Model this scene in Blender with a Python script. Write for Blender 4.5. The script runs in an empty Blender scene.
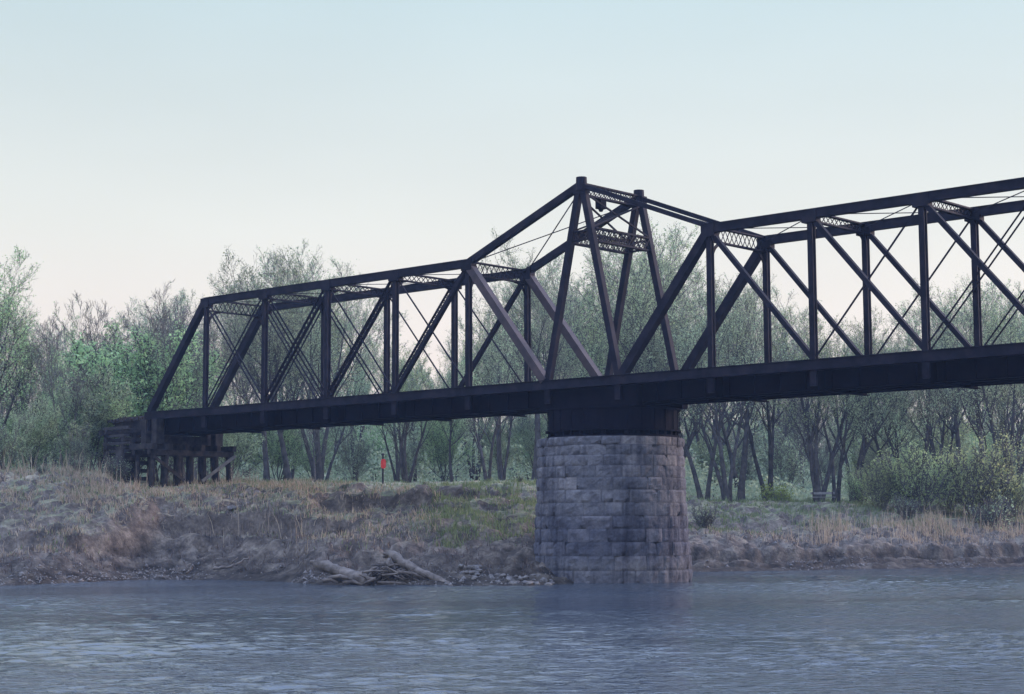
import bpy, math, random
import numpy as np
from mathutils import Vector, Matrix
R = math.radians
random.seed(5)
rng = np.random.default_rng(11)
scene = bpy.context.scene
COL = scene.collection

# ------------------------------------------------------------------ geometry of the place
ZB = 11.17                      # top of the bottom chord above the water (water is z = 0)
CAM = np.array([61.325, -73.68, 2.87])
YAW, PITCH, ROLL, FPX = 0.735, 0.110, -0.004, 1741.2
RX = np.array([math.cos(YAW), math.sin(YAW)])       # river-wise axis (u)
FX = np.array([-math.sin(YAW), math.cos(YAW)])      # across the river (d)
P, CC, H, HT, W = 6.182, 5.035, 7.283, 10.826, 5.2  # panel, centre panel, truss height, tower height, width

def uv_xy(u, d):
    return CAM[0] + u * RX[0] + d * FX[0], CAM[1] + u * RX[1] + d * FX[1]

def px_u(px, d):
    return (px - 512.0) / FPX * d * 0.995

def sm(x):
    x = np.clip(x, 0, 1)
    return x * x * (3 - 2 * x)

_perm = rng.random((257, 257))
def vnoise(x, y):
    x = np.asarray(x, float); y = np.asarray(y, float)
    xi = np.floor(x).astype(int); yi = np.floor(y).astype(int)
    fx = sm(x - xi); fy = sm(y - yi)
    g = lambda a, b: _perm[a % 256, b % 256]
    return (g(xi, yi) * (1 - fx) + g(xi + 1, yi) * fx) * (1 - fy) + (g(xi, yi + 1) * (1 - fx) + g(xi + 1, yi + 1) * fx) * fy - 0.5

def fbm(x, y, o=4):
    s = 0; a = 1.0; f = 1.0
    for k in range(o):
        s = s + a * vnoise(x * f + 17.3 * k, y * f + 9.1 * k); a *= 0.5; f *= 2.03
    return s

SU = [-1500, -400, -120, -60, -27, -22.5, -17, -12.5, -10, -3.2, 0.9, 3.0, 5.5, 8.2, 12, 17, 23.7, 37.6, 60, 120, 400, 1500]
SD = [40, 70, 86, 88, 93, 103, 103, 97.5, 92.5, 90.5, 90.5, 93, 101, 110, 117, 119, 122, 128, 136, 150, 200, 300]
def shore(u):
    return np.interp(u, SU, SD) + 0.7 * fbm(np.asarray(u) * 0.35, np.asarray(u) * 0 + 3.0, 3)

LT = [-60, -10, -1, 0, 1.5, 5, 9, 13, 18, 22, 26, 34, 120, 2000]
LZ = [-3, -1.4, -.2, 0, .35, 1.0, 1.9, 3.1, 4.35, 5.2, 5.7, 6.2, 8.5, 16]
RT = [-60, -10, -1, 0, 1, 3, 5, 9, 14, 20, 24, 45, 110, 2000]
RZ = [-3, -1.4, -.2, 0, .5, 1.15, 1.6, 2.6, 3.6, 4.6, 4.9, 5.2, 8.5, 16]
def scarp(t, ts, h, run, drop=.5):
    return -h * sm((t - ts + run) / run) + h * sm((t - ts) / drop)
def band(u, a, b, s=3.0):
    return sm((u - a) / s + .5) * sm((b - u) / s + .5)

def gz(u, d):
    u = np.asarray(u, float); d = np.asarray(d, float)
    sh = shore(u); t = d - sh
    w = sm((u - 5) / 8)
    t = t + np.clip(sh - 92, 0, 14) * sm((t - 2) / 11) * sm((-6 - u) / 4)
    z = np.interp(t, LT, LZ) * (1 - w) + np.interp(t, RT, RZ) * w
    z = z + 1.35 * sm((-24.5 - u) / 7) * sm((t - 8) / 12) * sm((45 - t) / 20)
    wob = 2.2 * fbm(u * 0.22, d * 0 + 5, 3)
    z = z + scarp(t, 21 + wob, 1.0, 7) * band(u, -12.5, -5, 2) + scarp(t, 23 + .5 * wob, .75, 4) * band(u, -5, 1.5, 2)
    z = z + .55 * np.exp(-((u + 10.3) / 1.3) ** 2 - ((d - 117.5) / 1.8) ** 2)
    z = z + scarp(t, 15 + wob, 1.1, 6) * band(u, -22, -9)
    z = z + scarp(t, 10 + 1.5 * wob, .6, 5) * band(u, -40, -17)
    z = z + scarp(t, 4.0 + .5 * wob, .8, 3, .3) * band(u, 9, 90)
    z = z + scarp(t, 1.8 + .4 * wob, .45, 1.5, .2) * band(u, 12, 90)
    z = z + scarp(t, 14 + wob, .5, 6) * band(u, 11, 22)
    amp = sm((t - .3) / 4) * (0.25 + .75 * sm((32 - t) / 8))
    z = z + amp * (0.62 * fbm(u * .28, d * .28, 5) + 0.30 * fbm(u * 1.3, d * 1.3, 3) - .35 * np.clip(abs(fbm(u * .7 + 30, d * .35, 3)) * -6 + 1, 0, 1)) + sm((t + .3) / 1.0) * 0.22 * fbm(u * 2.1, d * 2.1, 2)
    near = np.interp(d, [-2000, -60, 0, 14, 26, 40], [6, 4, 1.25, .9, -.4, -3])   # the bank the photographer stands on
    return np.where(d < 40, near, z)

# ------------------------------------------------------------------ helpers
def link(o):
    COL.objects.link(o); return o

def tag(o, label=None, cat=None, group=None, kind=None):
    if label: o['label'] = label
    if cat: o['category'] = cat
    if group: o['group'] = group
    if kind: o['kind'] = kind
    return o

def empty(name, loc, label, cat, group=None):
    o = bpy.data.objects.new(name, None); link(o)
    o.location = loc; o.empty_display_size = .3
    o['org'] = [float(v) for v in loc]
    return tag(o, label, cat, group)

class MB:
    def __init__(s): s.v = []; s.f = []
    def add(s, vs, fs):
        n = len(s.v); s.v += [tuple(map(float, v)) for v in vs]; s.f += [tuple(i + n for i in f) for f in fs]; return s
    def frame(s, p, q, up):
        p = Vector(p); q = Vector(q); a = (q - p).normalized(); up = Vector(up)
        b = a.cross(up)
        if b.length < 1e-4: b = a.cross(Vector((0, 1, 0)))
        b.normalize(); c = b.cross(a).normalized()
        return p, q, a, b, c
    def bar(s, p, q, w, h, up=(0, 0, 1), off=(0, 0)):
        """rectangular bar p-q; w across, h along up"""
        p, q, a, b, c = s.frame(p, q, up)
        vs = []
        for e in (p, q):
            e = e + b * off[0] + c * off[1]
            for sx, sy in ((-1, -1), (1, -1), (1, 1), (-1, 1)):
                vs.append(e + b * (sx * w / 2) + c * (sy * h / 2))
        return s.add(vs, [(3, 2, 1, 0), (4, 5, 6, 7), (0, 1, 5, 4), (1, 2, 6, 5), (2, 3, 7, 6), (3, 0, 4, 7)])
    def box(s, x0, x1, y0, y1, z0, z1):
        vs = [(x0, y0, z0), (x1, y0, z0), (x1, y1, z0), (x0, y1, z0), (x0, y0, z1), (x1, y0, z1), (x1, y1, z1), (x0, y1, z1)]
        return s.add(vs, [(3, 2, 1, 0), (4, 5, 6, 7), (0, 1, 5, 4), (1, 2, 6, 5), (2, 3, 7, 6), (3, 0, 4, 7)])
    def tube(s, pts, rad, n=6, cap=True):
        pts = [Vector(p) for p in pts]; k = len(pts); base = len(s.v)
        a = (pts[1] - pts[0]).normalized(); u = a.orthogonal().normalized()
        for i, p in enumerate(pts):
            if 0 < i < k - 1: t = pts[i + 1] - pts[i - 1]
            elif i == 0: t = pts[1] - pts[0]
            else: t = pts[-1] - pts[-2]
            t.normalize(); u = (u - t * u.dot(t))
            u = u.normalized() if u.length > 1e-5 else t.orthogonal().normalized()
            w = t.cross(u)
            for j in range(n):
                g = 2 * math.pi * j / n
                s.v.append(tuple(p + (u * math.cos(g) + w * math.sin(g)) * rad[i]))
        for i in range(k - 1):
            for j in range(n):
                A = base + i * n + j; B = base + i * n + (j + 1) % n
                s.f.append((A, B, B + n, A + n))
        if cap:
            s.f.append(tuple(base + j for j in range(n))[::-1]); s.f.append(tuple(base + (k - 1) * n + j for j in range(n)))
        return s
    def ring(s, cx, cy, r0, r1, z0, z1, n=64):
        vs = []; fs = []
        for i in range(n):
            a = 2 * math.pi * i / n; c, q = math.cos(a), math.sin(a)
            for r, z in ((r0, z0), (r1, z0), (r1, z1), (r0, z1)): vs.append((cx + r * c, cy + r * q, z))
        for i in range(n):
            A = i * 4; B = ((i + 1) % n) * 4
            for k in range(4): fs.append((A + k, B + k, B + (k + 1) % 4, A + (k + 1) % 4))
        return s.add(vs, fs)
    def laced(s, p, q, gap, ch=(.07, .22), up=(0, 0, 1), step=None, lace=.05, both=False):
        """two channels 'gap' apart along 'up', joined by zigzag lacing"""
        P0, Q0, a, b, c = s.frame(p, q, up)
        L = (Q0 - P0).length
        for k in (-1, 1):
            o = c * (k * gap / 2); s.bar(P0 + o, Q0 + o, ch[1], ch[0], up)
        n = max(2, int(round(L / (step or gap)))); g = gap / 2 - ch[0] / 2
        for side in ((-1, 1) if both else (0,)):
            for i in range(n):
                x0 = P0 + a * (L * i / n); x1 = P0 + a * (L * (i + 1) / n); sg = 1 if i % 2 else -1
                o = b * (side * ch[1] * .42)
                s.bar(x0 + o - c * (sg * g), x1 + o + c * (sg * g), .02, lace, c)
                s.bar(x0 + o * .9 + c * (sg * g), x1 + o * .9 - c * (sg * g), .018, lace, c)
        return s
    def build(s, name, mat, parent=None, smooth=False):
        me = bpy.data.meshes.new(name)
        org = Vector(parent['org']) if parent is not None else None
        vs = s.v if org is None else [(x - org[0], y - org[1], z - org[2]) for x, y, z in s.v]
        me.from_pydata(vs, [], s.f); me.update()
        if mat: me.materials.append(mat)
        if smooth: me.polygons.foreach_set('use_smooth', [True] * len(me.polygons))
        o = bpy.data.objects.new(name, me); link(o)
        if parent is not None:
            o.parent = parent; o['org'] = list(org)
        return o

def np_mesh(name, V, F, mat, smooth=False):
    """V (n,3), F (m,k) arrays -> mesh datablock"""
    me = bpy.data.meshes.new(name); V = np.asarray(V, np.float32); F = np.asarray(F, np.int32); k = F.shape[1]
    me.vertices.add(len(V)); me.vertices.foreach_set('co', V.ravel())
    me.loops.add(F.size); me.loops.foreach_set('vertex_index', F.ravel())
    me.polygons.add(len(F)); me.polygons.foreach_set('loop_start', np.arange(0, F.size, k, dtype=np.int32))
    me.polygons.foreach_set('loop_total', np.full(len(F), k, np.int32))
    if smooth: me.polygons.foreach_set('use_smooth', np.ones(len(F), bool))
    me.update(calc_edges=True); me.validate()
    if mat: me.materials.append(mat)
    return me

# ------------------------------------------------------------------ materials
class NT:
    def __init__(s, name):
        s.m = bpy.data.materials.new(name); s.m.use_nodes = True; s.t = s.m.node_tree; s.t.nodes.clear()
        s.out = s.t.nodes.new('ShaderNodeOutputMaterial')
    def n(s, typ, **kw):
        o = s.t.nodes.new(typ)
        for k, v in kw.items():
            if k.startswith('i_'):
                key = k[2:]; o.inputs[int(key) if key.isdigit() else key.replace('_', ' ')].default_value = v
            else: setattr(o, k, v)
        return o
    def l(s, a, b): s.t.links.new(a, b)
    def noise(s, scale, detail=4, rough=.55, vec=None, dist=0):
        o = s.n('ShaderNodeTexNoise', i_Scale=scale, i_Detail=detail, i_Roughness=rough, i_Distortion=dist)
        if vec is not None: s.l(vec, o.inputs['Vector'])
        return o
    def ramp(s, fac, stops):
        o = s.n('ShaderNodeValToRGB'); e = o.color_ramp.elements
        while len(e) < len(stops): e.new(.5)
        for el, (p, c) in zip(e, stops): el.position = p; el.color = (*c, 1) if len(c) == 3 else c
        s.l(fac, o.inputs[0]); return o
    def mix(s, fac, a, b, mode='MIX'):
        o = s.n('ShaderNodeMix', data_type='RGBA', blend_type=mode)
        for val, sock in ((fac, o.inputs[0]), (a, o.inputs[6]), (b, o.inputs[7])):
            if isinstance(val, (int, float)): sock.default_value = val
            elif isinstance(val, tuple): sock.default_value = (*val, 1)
            else: s.l(val, sock)
        return o.outputs[2]
    def math(s, op, a, b=None):
        o = s.n('ShaderNodeMath', operation=op)
        for i, v in enumerate((a, b)):
            if v is None: continue
            if isinstance(v, (int, float)): o.inputs[i].default_value = v
            else: s.l(v, o.inputs[i])
        return o.outputs[0]
    def pos(s): return s.n('ShaderNodeNewGeometry').outputs['Position']
    def obj(s): return s.n('ShaderNodeTexCoord').outputs['Object']
    def bsdf(s, col, rough=.9, spec=.2, bump=None, bstr=.4, bdist=.05, metal=0):
        b = s.n('ShaderNodeBsdfPrincipled'); b.inputs['Metallic'].default_value = metal
        b.inputs['Specular IOR Level'].default_value = spec
        if isinstance(col, tuple): b.inputs['Base Color'].default_value = (*col, 1)
        else: s.l(col, b.inputs['Base Color'])
        if isinstance(rough, (int, float)): b.inputs['Roughness'].default_value = rough
        else: s.l(rough, b.inputs['Roughness'])
        if bump is not None:
            bp = s.n('ShaderNodeBump', i_Strength=bstr, i_Distance=bdist); s.l(bump, bp.inputs['Height']); s.l(bp.outputs[0], b.inputs['Normal'])
        s.l(b.outputs[0], s.out.inputs[0]); return b

M = {}
def two_tone(name, a, b, scale, rough=.9, spec=.2, bscale=None, bstr=.4, bdist=.03, stretch=None, c=None, lo=.35, hi=.68):
    t = NT(name); v = t.obj()
    if stretch:
        mp = t.n('ShaderNodeMapping'); mp.inputs['Scale'].default_value = stretch; t.l(v, mp.inputs[0]); v = mp.outputs[0]
    n = t.noise(scale, 6, .6, v)
    stops = [(lo, a), (hi, b)] if c is None else [(lo, a), (.52, b), (hi, c)]
    r = t.ramp(n.outputs[0], stops)
    n2 = t.noise(bscale or scale * 4, 4, .6, v)
    t.bsdf(r.outputs[0], rough, spec, n2.outputs[0], bstr, bdist); M[name] = t.m; return t

two_tone('painted_steel', (.006, .006, .013), (.012, .011, .021), 1.3, .7, .12, 6, .35, .02, c=(.019, .016, .024), lo=.4, hi=.66)
two_tone('rusty_sunlit_steel', (.03, .022, .028), (.07, .048, .05), 1.6, .65, .35, 6, .35, .02)  # rust on the rails; on the left inclined posts, painted sunlight
two_tone('dark_steel', (.003, .003, .008), (.008, .007, .013), 1.2, .85, .05, 6, .35, .02)
two_tone('old_timber', (.018, .017, .022), (.06, .052, .05), 2.2, .9, .15, 8, .6, .03)
two_tone('grey_timber', (.13, .125, .125), (.26, .245, .235), 2.2, .9, .15, 8, .6, .03)
two_tone('mid_timber', (.03, .028, .032), (.085, .078, .08), 2.2, .9, .15, 8, .6, .03)
two_tone('driftwood', (.085, .070, .060), (.225, .19, .165), 2.5, .85, .2, 12, .6, .03)
two_tone('dark_driftwood', (.05, .043, .04), (.12, .10, .09), 2.5, .85, .2, 12, .6, .03)
two_tone('bark', (.04, .037, .038), (.105, .096, .094), 1.5, .95, .1, 5, .7, .05)
two_tone('pale_bark', (.085, .078, .075), (.17, .155, .145), 1.5, .95, .1, 5, .7, .05)
two_tone('rock', (.10, .092, .092), (.24, .22, .205), 2.0, .9, .2, 7, .7, .05)
two_tone('red_paint', (.62, .04, .03), (.78, .09, .07), 6, .6, .3)

def leaf_mat(name, a, b, c, trans=.45):
    t = NT(name); g = t.n('ShaderNodeNewGeometry'); oi = t.n('ShaderNodeObjectInfo')
    r = t.ramp(g.outputs['Random Per Island'], [(0, a), (.55, b), (1, c)])
    hs = t.n('ShaderNodeHueSaturation'); t.l(r.outputs[0], hs.inputs['Color'])
    t.l(t.math('ADD', t.math('MULTIPLY', oi.outputs['Random'], .06), .47), hs.inputs['Hue'])
    t.l(t.math('ADD', t.math('MULTIPLY', oi.outputs['Random'], .5), .75), hs.inputs['Value'])
    d = t.n('ShaderNodeBsdfDiffuse'); tr = t.n('ShaderNodeBsdfTranslucent'); mx = t.n('ShaderNodeMixShader'); mx.inputs[0].default_value = trans
    t.l(hs.outputs[0], d.inputs[0]); t.l(hs.outputs[0], tr.inputs[0]); t.l(d.outputs[0], mx.inputs[1]); t.l(tr.outputs[0], mx.inputs[2])
    t.l(mx.outputs[0], t.out.inputs[0]); M[name] = t.m
leaf_mat('leaf_grey_green', (.29, .36, .22), (.37, .45, .27), (.45, .52, .32), .63)
leaf_mat('leaf_fresh', (.28, .38, .18), (.36, .47, .23), (.45, .54, .28), .63)
leaf_mat('leaf_pale', (.30, .36, .24), (.37, .44, .29), (.45, .51, .35), .6)
leaf_mat('leaf_bush', (.40, .51, .22), (.48, .58, .27), (.55, .64, .33), .62)
leaf_mat('leaf_yellow', (.17, .20, .06), (.24, .27, .08), (.30, .32, .11))
leaf_mat('grass_tan', (.34, .27, .19), (.46, .375, .265), (.57, .48, .35), .3)
leaf_mat('grass_brown', (.10, .08, .075), (.16, .13, .115), (.23, .19, .165), .2)
leaf_mat('grass_green', (.13, .175, .085), (.19, .25, .12), (.27, .31, .16), .4)

def ground_mat():
    t = NT('bank_soil'); p = t.pos()
    big = t.noise(.16, 5, .6, p); mid = t.noise(.9, 6, .65, p); fine = t.noise(5, 5, .65, p)
    sx = t.n('ShaderNodeSeparateXYZ'); t.l(p, sx.inputs[0])
    soil = t.ramp(mid.outputs[0], [(.32, (.045, .037, .032)), (.5, (.11, .09, .075)), (.68, (.21, .175, .14))]).outputs[0]
    grass = t.ramp(big.outputs[0], [(.35, (.29, .24, .165)), (.5, (.17, .185, .10)), (.65, (.31, .255, .18))]).outputs[0]
    hz = t.math('ADD', sx.outputs[2], t.math('MULTIPLY', t.math('SUBTRACT', mid.outputs[0], .5), 5.0))
    f = t.n('ShaderNodeMapRange', i_1=2.0, i_2=4.6); t.l(hz, f.inputs[0])
    g = t.n('ShaderNodeNewGeometry'); nx = t.n('ShaderNodeSeparateXYZ'); t.l(g.outputs['True Normal'], nx.inputs[0])
    fl = t.n('ShaderNodeMapRange', i_1=.72, i_2=.93); t.l(nx.outputs[2], fl.inputs[0])
    ff = t.math('MULTIPLY', f.outputs[0], fl.outputs[0])
    c = t.mix(ff, soil, grass)
    wet = t.n('ShaderNodeMapRange', i_1=.15, i_2=1.9, i_3=.40, i_4=1.0); t.l(t.math('ADD', sx.outputs[2], t.math('MULTIPLY', t.math('SUBTRACT', mid.outputs[0], .5), 2.0)), wet.inputs[0])
    cc = t.n('ShaderNodeCombineColor')
    for i in range(3): t.l(wet.outputs[0], cc.inputs[i])
    c = t.mix(1.0, c, cc.outputs[0], 'MULTIPLY')
    sp = t.ramp(fine.outputs[0], [(.35, (.7, .7, .7)), (.65, (1.25, 1.25, 1.25))]).outputs[0]
    c = t.mix(1.0, c, sp, 'MULTIPLY')
    t.bsdf(c, .95, .15, fine.outputs[0], .8, .12); M['bank_soil'] = t.m
ground_mat()

def water_mat():
    t = NT('river_water'); p = t.pos()
    mp = t.n('ShaderNodeMapping', vector_type='TEXTURE'); mp.inputs['Rotation'].default_value = (0, 0, YAW + .12); mp.inputs['Scale'].default_value = (1.7, 1, 1); t.l(p, mp.inputs[0])
    a = t.noise(4.0, 3, .6, mp.outputs[0], .5); b = t.noise(.28, 3, .5, mp.outputs[0], .4); big = t.noise(.055, 3, .55, mp.outputs[0], .6)
    calm = t.n('ShaderNodeMapRange', i_1=.36, i_2=.62, i_3=.25, i_4=1.0); t.l(big.outputs[0], calm.inputs[0])
    h = t.math('MULTIPLY', a.outputs[0], calm.outputs[0])
    bs = t.bsdf((.038, .050, .064), .07, .5, h, 1.0, .09); bs.inputs['IOR'].default_value = 1.33
    M['river_water'] = t.m
water_mat()

def stone_mat():
    t = NT('pier_stone'); p = t.pos(); g = t.n('ShaderNodeNewGeometry')
    sx = t.n('ShaderNodeSeparateXYZ'); t.l(p, sx.inputs[0])
    base = t.ramp(g.outputs['Random Per Island'], [(0, (.118, .118, .132)), (.5, (.152, .150, .164)), (.85, (.178, .174, .186)), (1, (.235, .22, .22))]).outputs[0]
    mid = t.noise(.9, 6, .65, p); fine = t.noise(6, 6, .7, p)
    st = t.ramp(mid.outputs[0], [(.3, (.5, .5, .56)), (.52, (1, 1, 1)), (.72, (1.25, 1.2, 1.15))]).outputs[0]
    c = t.mix(1.0, base, st, 'MULTIPLY')
    # water stain left by floods on the lower courses, and streaks that run down from the top
    zz = t.math('ADD', sx.outputs[2], t.math('MULTIPLY', t.math('SUBTRACT', mid.outputs[0], .5), 1.8))
    stain = t.ramp(t.math('DIVIDE', zz, 8), [(.0, (.75, .75, .78)), (.13, (.95, .95, .95)), (.2, (.62, .64, .74)), (.40, (.62, .64, .74)), (.52, (1, 1, 1))]).outputs[0]
    c = t.mix(.85, c, stain, 'MULTIPLY')
    mp = t.n('ShaderNodeMapping'); mp.inputs['Scale'].default_value = (1, 1, .07); t.l(p, mp.inputs[0])
    stk = t.noise(1.6, 4, .6, mp.outputs[0])
    c = t.mix(.8, c, t.ramp(stk.outputs[0], [(.36, (.36, .36, .42)), (.52, (1, 1, 1))]).outputs[0], 'MULTIPLY')
    fr = t.ramp(fine.outputs[0], [(.3, (.7, .7, .72)), (.65, (1.15, 1.15, 1.15))]).outputs[0]
    c = t.mix(1.0, c, fr, 'MULTIPLY')
    t.bsdf(c, .95, .15, fine.outputs[0], .8, .06); M['pier_stone'] = t.m
stone_mat()
two_tone('mortar', (.06, .056, .06), (.13, .12, .12), 4, .95, .1)

# ------------------------------------------------------------------ ground and water
def build_ground():
    ud = np.concatenate([[-1500, -900, -500, -300, -200, -140, -100, -75, -60, -52], np.arange(-46, 54, .26), [60, 68, 80, 100, 140, 200, 300, 500, 900, 1500]])
    dd = np.concatenate([[-1200, -500, -200, -90, -50, -30, -15, -5, 0, 6, 12, 18, 24, 30, 36, 42, 55, 68, 78, 84], np.arange(86, 158, .27), np.arange(158, 200, 2), [210, 225, 250, 280, 320, 380, 460, 600, 900, 1500]])
    U, D = np.meshgrid(ud, dd); Z = gz(U, D)
    X, Y = uv_xy(U, D); V = np.stack([X, Y, Z], -1).reshape(-1, 3)
    nu, nd = len(ud), len(dd); i = np.arange(nu - 1)[None, :] + np.arange(nd - 1)[:, None] * nu
    F = np.stack([i, i + 1, i + 1 + nu, i + nu], -1).reshape(-1, 4)
    o = link(bpy.data.objects.new('ground', np_mesh('ground', V, F, M['bank_soil'], True))); tag(o, kind='structure', label='brown and tan river bank and wooded ground')
build_ground()
def build_water():
    ud = np.concatenate([[-1500, -600, -250, -120, -70, -50], np.arange(-42, 46, .16), [52, 70, 120, 250, 600, 1500]])
    dd = np.concatenate([[-5, 8, 18], np.arange(24, 62, .10), np.arange(62, 97, .16), np.arange(97, 134, .25), [145, 170, 210, 330]])
    U, D = np.meshgrid(ud, dd)
    patch = np.clip(.62 + 1.9 * fbm(U * .045 + 3, D * .07 + 8, 3), .25, 1.3)
    z = np.zeros_like(U); g = np.random.default_rng(4)
    for k in range(40):
        lam = math.exp(g.uniform(math.log(.34), math.log(2.0))); a = g.normal(1.25, .75); kx_, ky_ = math.cos(a) * 6.283 / lam, math.sin(a) * 6.283 / lam
        wx = U + .5 * vnoise(U * .3 + k, D * .3); wy = D + .5 * vnoise(U * .3, D * .3 + k)
        env = np.clip(.5 + 1.3 * vnoise(U * .12 + 13 * k, D * .16 + 5 * k), 0, 1)
        z += .0058 * lam ** .85 * env * np.sin(kx_ * wx + ky_ * wy + g.uniform(0, 6.28))
    z += .034 * fbm(U * 1.9 + 50, D * 2.3, 3)
    z *= patch * sm((D - 20) / 6) * sm((138 - D) / 10) * sm((46 - abs(U)) / 4)
    X, Y = uv_xy(U, D); nu, nd = len(ud), len(dd); i = np.arange(nu - 1)[None, :] + np.arange(nd - 1)[:, None] * nu
    o = link(bpy.data.objects.new('river', np_mesh('river', np.stack([X, Y, z], -1).reshape(-1, 3), np.stack([i, i + 1, i + 1 + nu, i + nu], -1).reshape(-1, 4), M['river_water'], True)))
    tag(o, kind='structure', label='rippled grey blue river water')
build_water()

# ------------------------------------------------------------------ the swing bridge
def kx(side, k): return side * (CC / 2 + k * P)
bridge = empty('swing_bridge', (0, W / 2, 7.86), 'dark steel railway truss bridge with a pointed centre tower, crossing the whole picture', 'bridge')
ST = M['painted_steel']; DK = M['dark_steel']
TOP = ZB + H
YN, YF = 0.0, W
for y in (YN, YF):
    out = -1 if y == 0 else 1
    # bottom chord: one riveted box the whole length with gussets
    b = MB(); L = kx(1, 6) + .45
    b.box(-L, L, y - .2, y + .2, ZB - .5, ZB - .03); b.box(-L, L, y - .27, y + .27, ZB - .03, ZB)
    b.box(-L, L, y - .27, y + .27, ZB - .53, ZB - .5)
    b.build('bottom_chord', ST, bridge)
    for sd in (-1, 1):
        # top chord k5..k1
        b = MB(); x5, x1 = kx(sd, 5), kx(sd, 1)
        b.bar((x5 - sd * -.0, y, TOP), (x1, y, TOP), .40, .44)
        b.bar((x5 + sd * .1, y, TOP + .235), (x1 - sd * .1, y, TOP + .235), .50, .03)
        for k in range(1, 6):
            g = kx(sd, k); b.box(g - .42, g + .42, y - .235, y + .235, TOP - .42, TOP + .205)
        b.build('top_chord', ST, bridge)
        # end post and inclined inner post
        MB().bar((kx(sd, 6), y, ZB - .02), (x5 + sd * .05, y, TOP + .1), .44, .42).build('end_post', ST, bridge)
        MB().bar((kx(sd, 0) + sd * .25, y, ZB - .02), (x1, y, TOP - .05), .46, .46).build('inclined_post', M['rusty_sunlit_steel'] if sd < 0 else ST, bridge)  # left posts browner: warm sunlight put into their colour
        # rising chord from the hip to the tower head
        if sd < 0:
            b = MB().bar((x1, y, TOP + .05), (0, y, ZB + HT), .34, .40)
        else:
            b = MB()
            for q in (-.16, .16): b.bar((0, y + q, ZB + HT - .02), (x1, y + q, TOP + .12), .06, .24)
        b.build('rising_chord', ST, bridge)
        # tower leg
        b = MB(); b.bar((kx(sd, 0), y, ZB - .02), (sd * .12, y, ZB + HT - .1), .34, .36); b.build('tower_leg', ST, bridge)
        for k in range(1, 6):
            x = kx(sd, k); b = MB(); wv = .30 if k not in (5,) else .24
            for q in (-1, 1): b.box(x - wv / 2, x + wv / 2, y + q * .125 - .03, y + q * .125 + .03, ZB - .05, TOP - .2)
            b.box(x - wv / 2 + .05, x + wv / 2 - .05, y - .1, y + .1, ZB - .05, TOP - .2)
            b.build('post', ST, bridge)
        for k in (1, 2, 3):
            p = (kx(sd, k), y, TOP - .1); q = (kx(sd, k + 1), y, ZB)
            b = MB()
            if sd > 0 and k < 4 or k == 1: b.bar(p, q, .26, .25)
            else: b.laced(p, q, .34, (.07, .16), (0, 0, 1), .4, .04)
            b.build('diagonal', ST, bridge)
        for k in (1, 2, 3):
            if sd > 0 and k == 1: continue
            p = (kx(sd, k), y, ZB); q = (kx(sd, k + 1), y, TOP - .1); b = MB()
            offs = (0,) if k == 2 or (k == 1) else (-.11, .11)
            for o in offs: b.bar(p, q, .07, .075 if len(offs) == 1 else .06, (0, 0, 1), (0, o * 1.3))
            b.build('counter_rod', ST, bridge)
        for p, q in (((kx(sd, 5), y, TOP - .1), (kx(sd, 4), y, ZB)), ((kx(sd, 5), y, ZB), (kx(sd, 4), y, TOP - .1)), ((kx(sd, 4), y, TOP - .1), (kx(sd, 3) if sd < 0 else kx(sd, 5), y, ZB))):
            if sd > 0 and q[0] == kx(sd, 5): continue
            b = MB()
            for o in (-.15, .15): b.bar(p, q, .07, .08, (0, 0, 1), (0, o))
            b.build('counter_rod', ST, bridge)
    # tower head casting
    b = MB(); b.tube([(0, y, ZB + HT - .35), (0, y, ZB + HT + .42)], [.33, .3], 12); b.box(-.42, .42, y - .22, y + .22, ZB + HT - .5, ZB + HT + .02)
    b.build('tower_head', ST, bridge)
# lateral struts with lattice and knee braces between the two top chords
for sd in (-1, 1):
    for k in range(1, 6):
        x = kx(sd, k); b = MB(); deep = .75 if k in (1, 5) else .45
        b.laced((x, .18, TOP + .12 - deep / 2), (x, W - .18, TOP + .12 - deep / 2), deep, (.08, .28), (0, 0, 1), .42, .05)
        for y, s in ((.16, 1), (W - .16, -1)):   # curved knee
            pts = []
            rr = 1.0 if k in (1, 5) else .7
            for i in range(7):
                a = i / 6 * math.pi / 2
                pts.append((x, y + s * rr * (1 - math.cos(a)), TOP - deep + .1 - rr + rr * math.sin(a)))
            for i in range(6): b.bar(pts[i], pts[i + 1], .16, .07, (1, 0, 0))
        b.build('lateral_strut', ST, bridge)
    for k in range(1, 5):
        xa, xb = kx(sd, k), kx(sd, k + 1); b = MB()
        b.bar((xa, .1, TOP + .02), (xb, W - .1, TOP + .02), .04, .04); b.bar((xb, .1, TOP - .04), (xa, W - .1, TOP - .04), .04, .04)
        b.build('lateral_rod', ST, bridge)
    b = MB(); x1 = kx(sd, 1)
    b.bar((0, 0, ZB + HT - .2), (x1, W, TOP + .1), .05, .05); b.bar((0, W, ZB + HT - .2), (x1, 0, TOP + .1), .05, .05, off=(0, -.07))
    b.build('sway_rod', ST, bridge)
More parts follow.
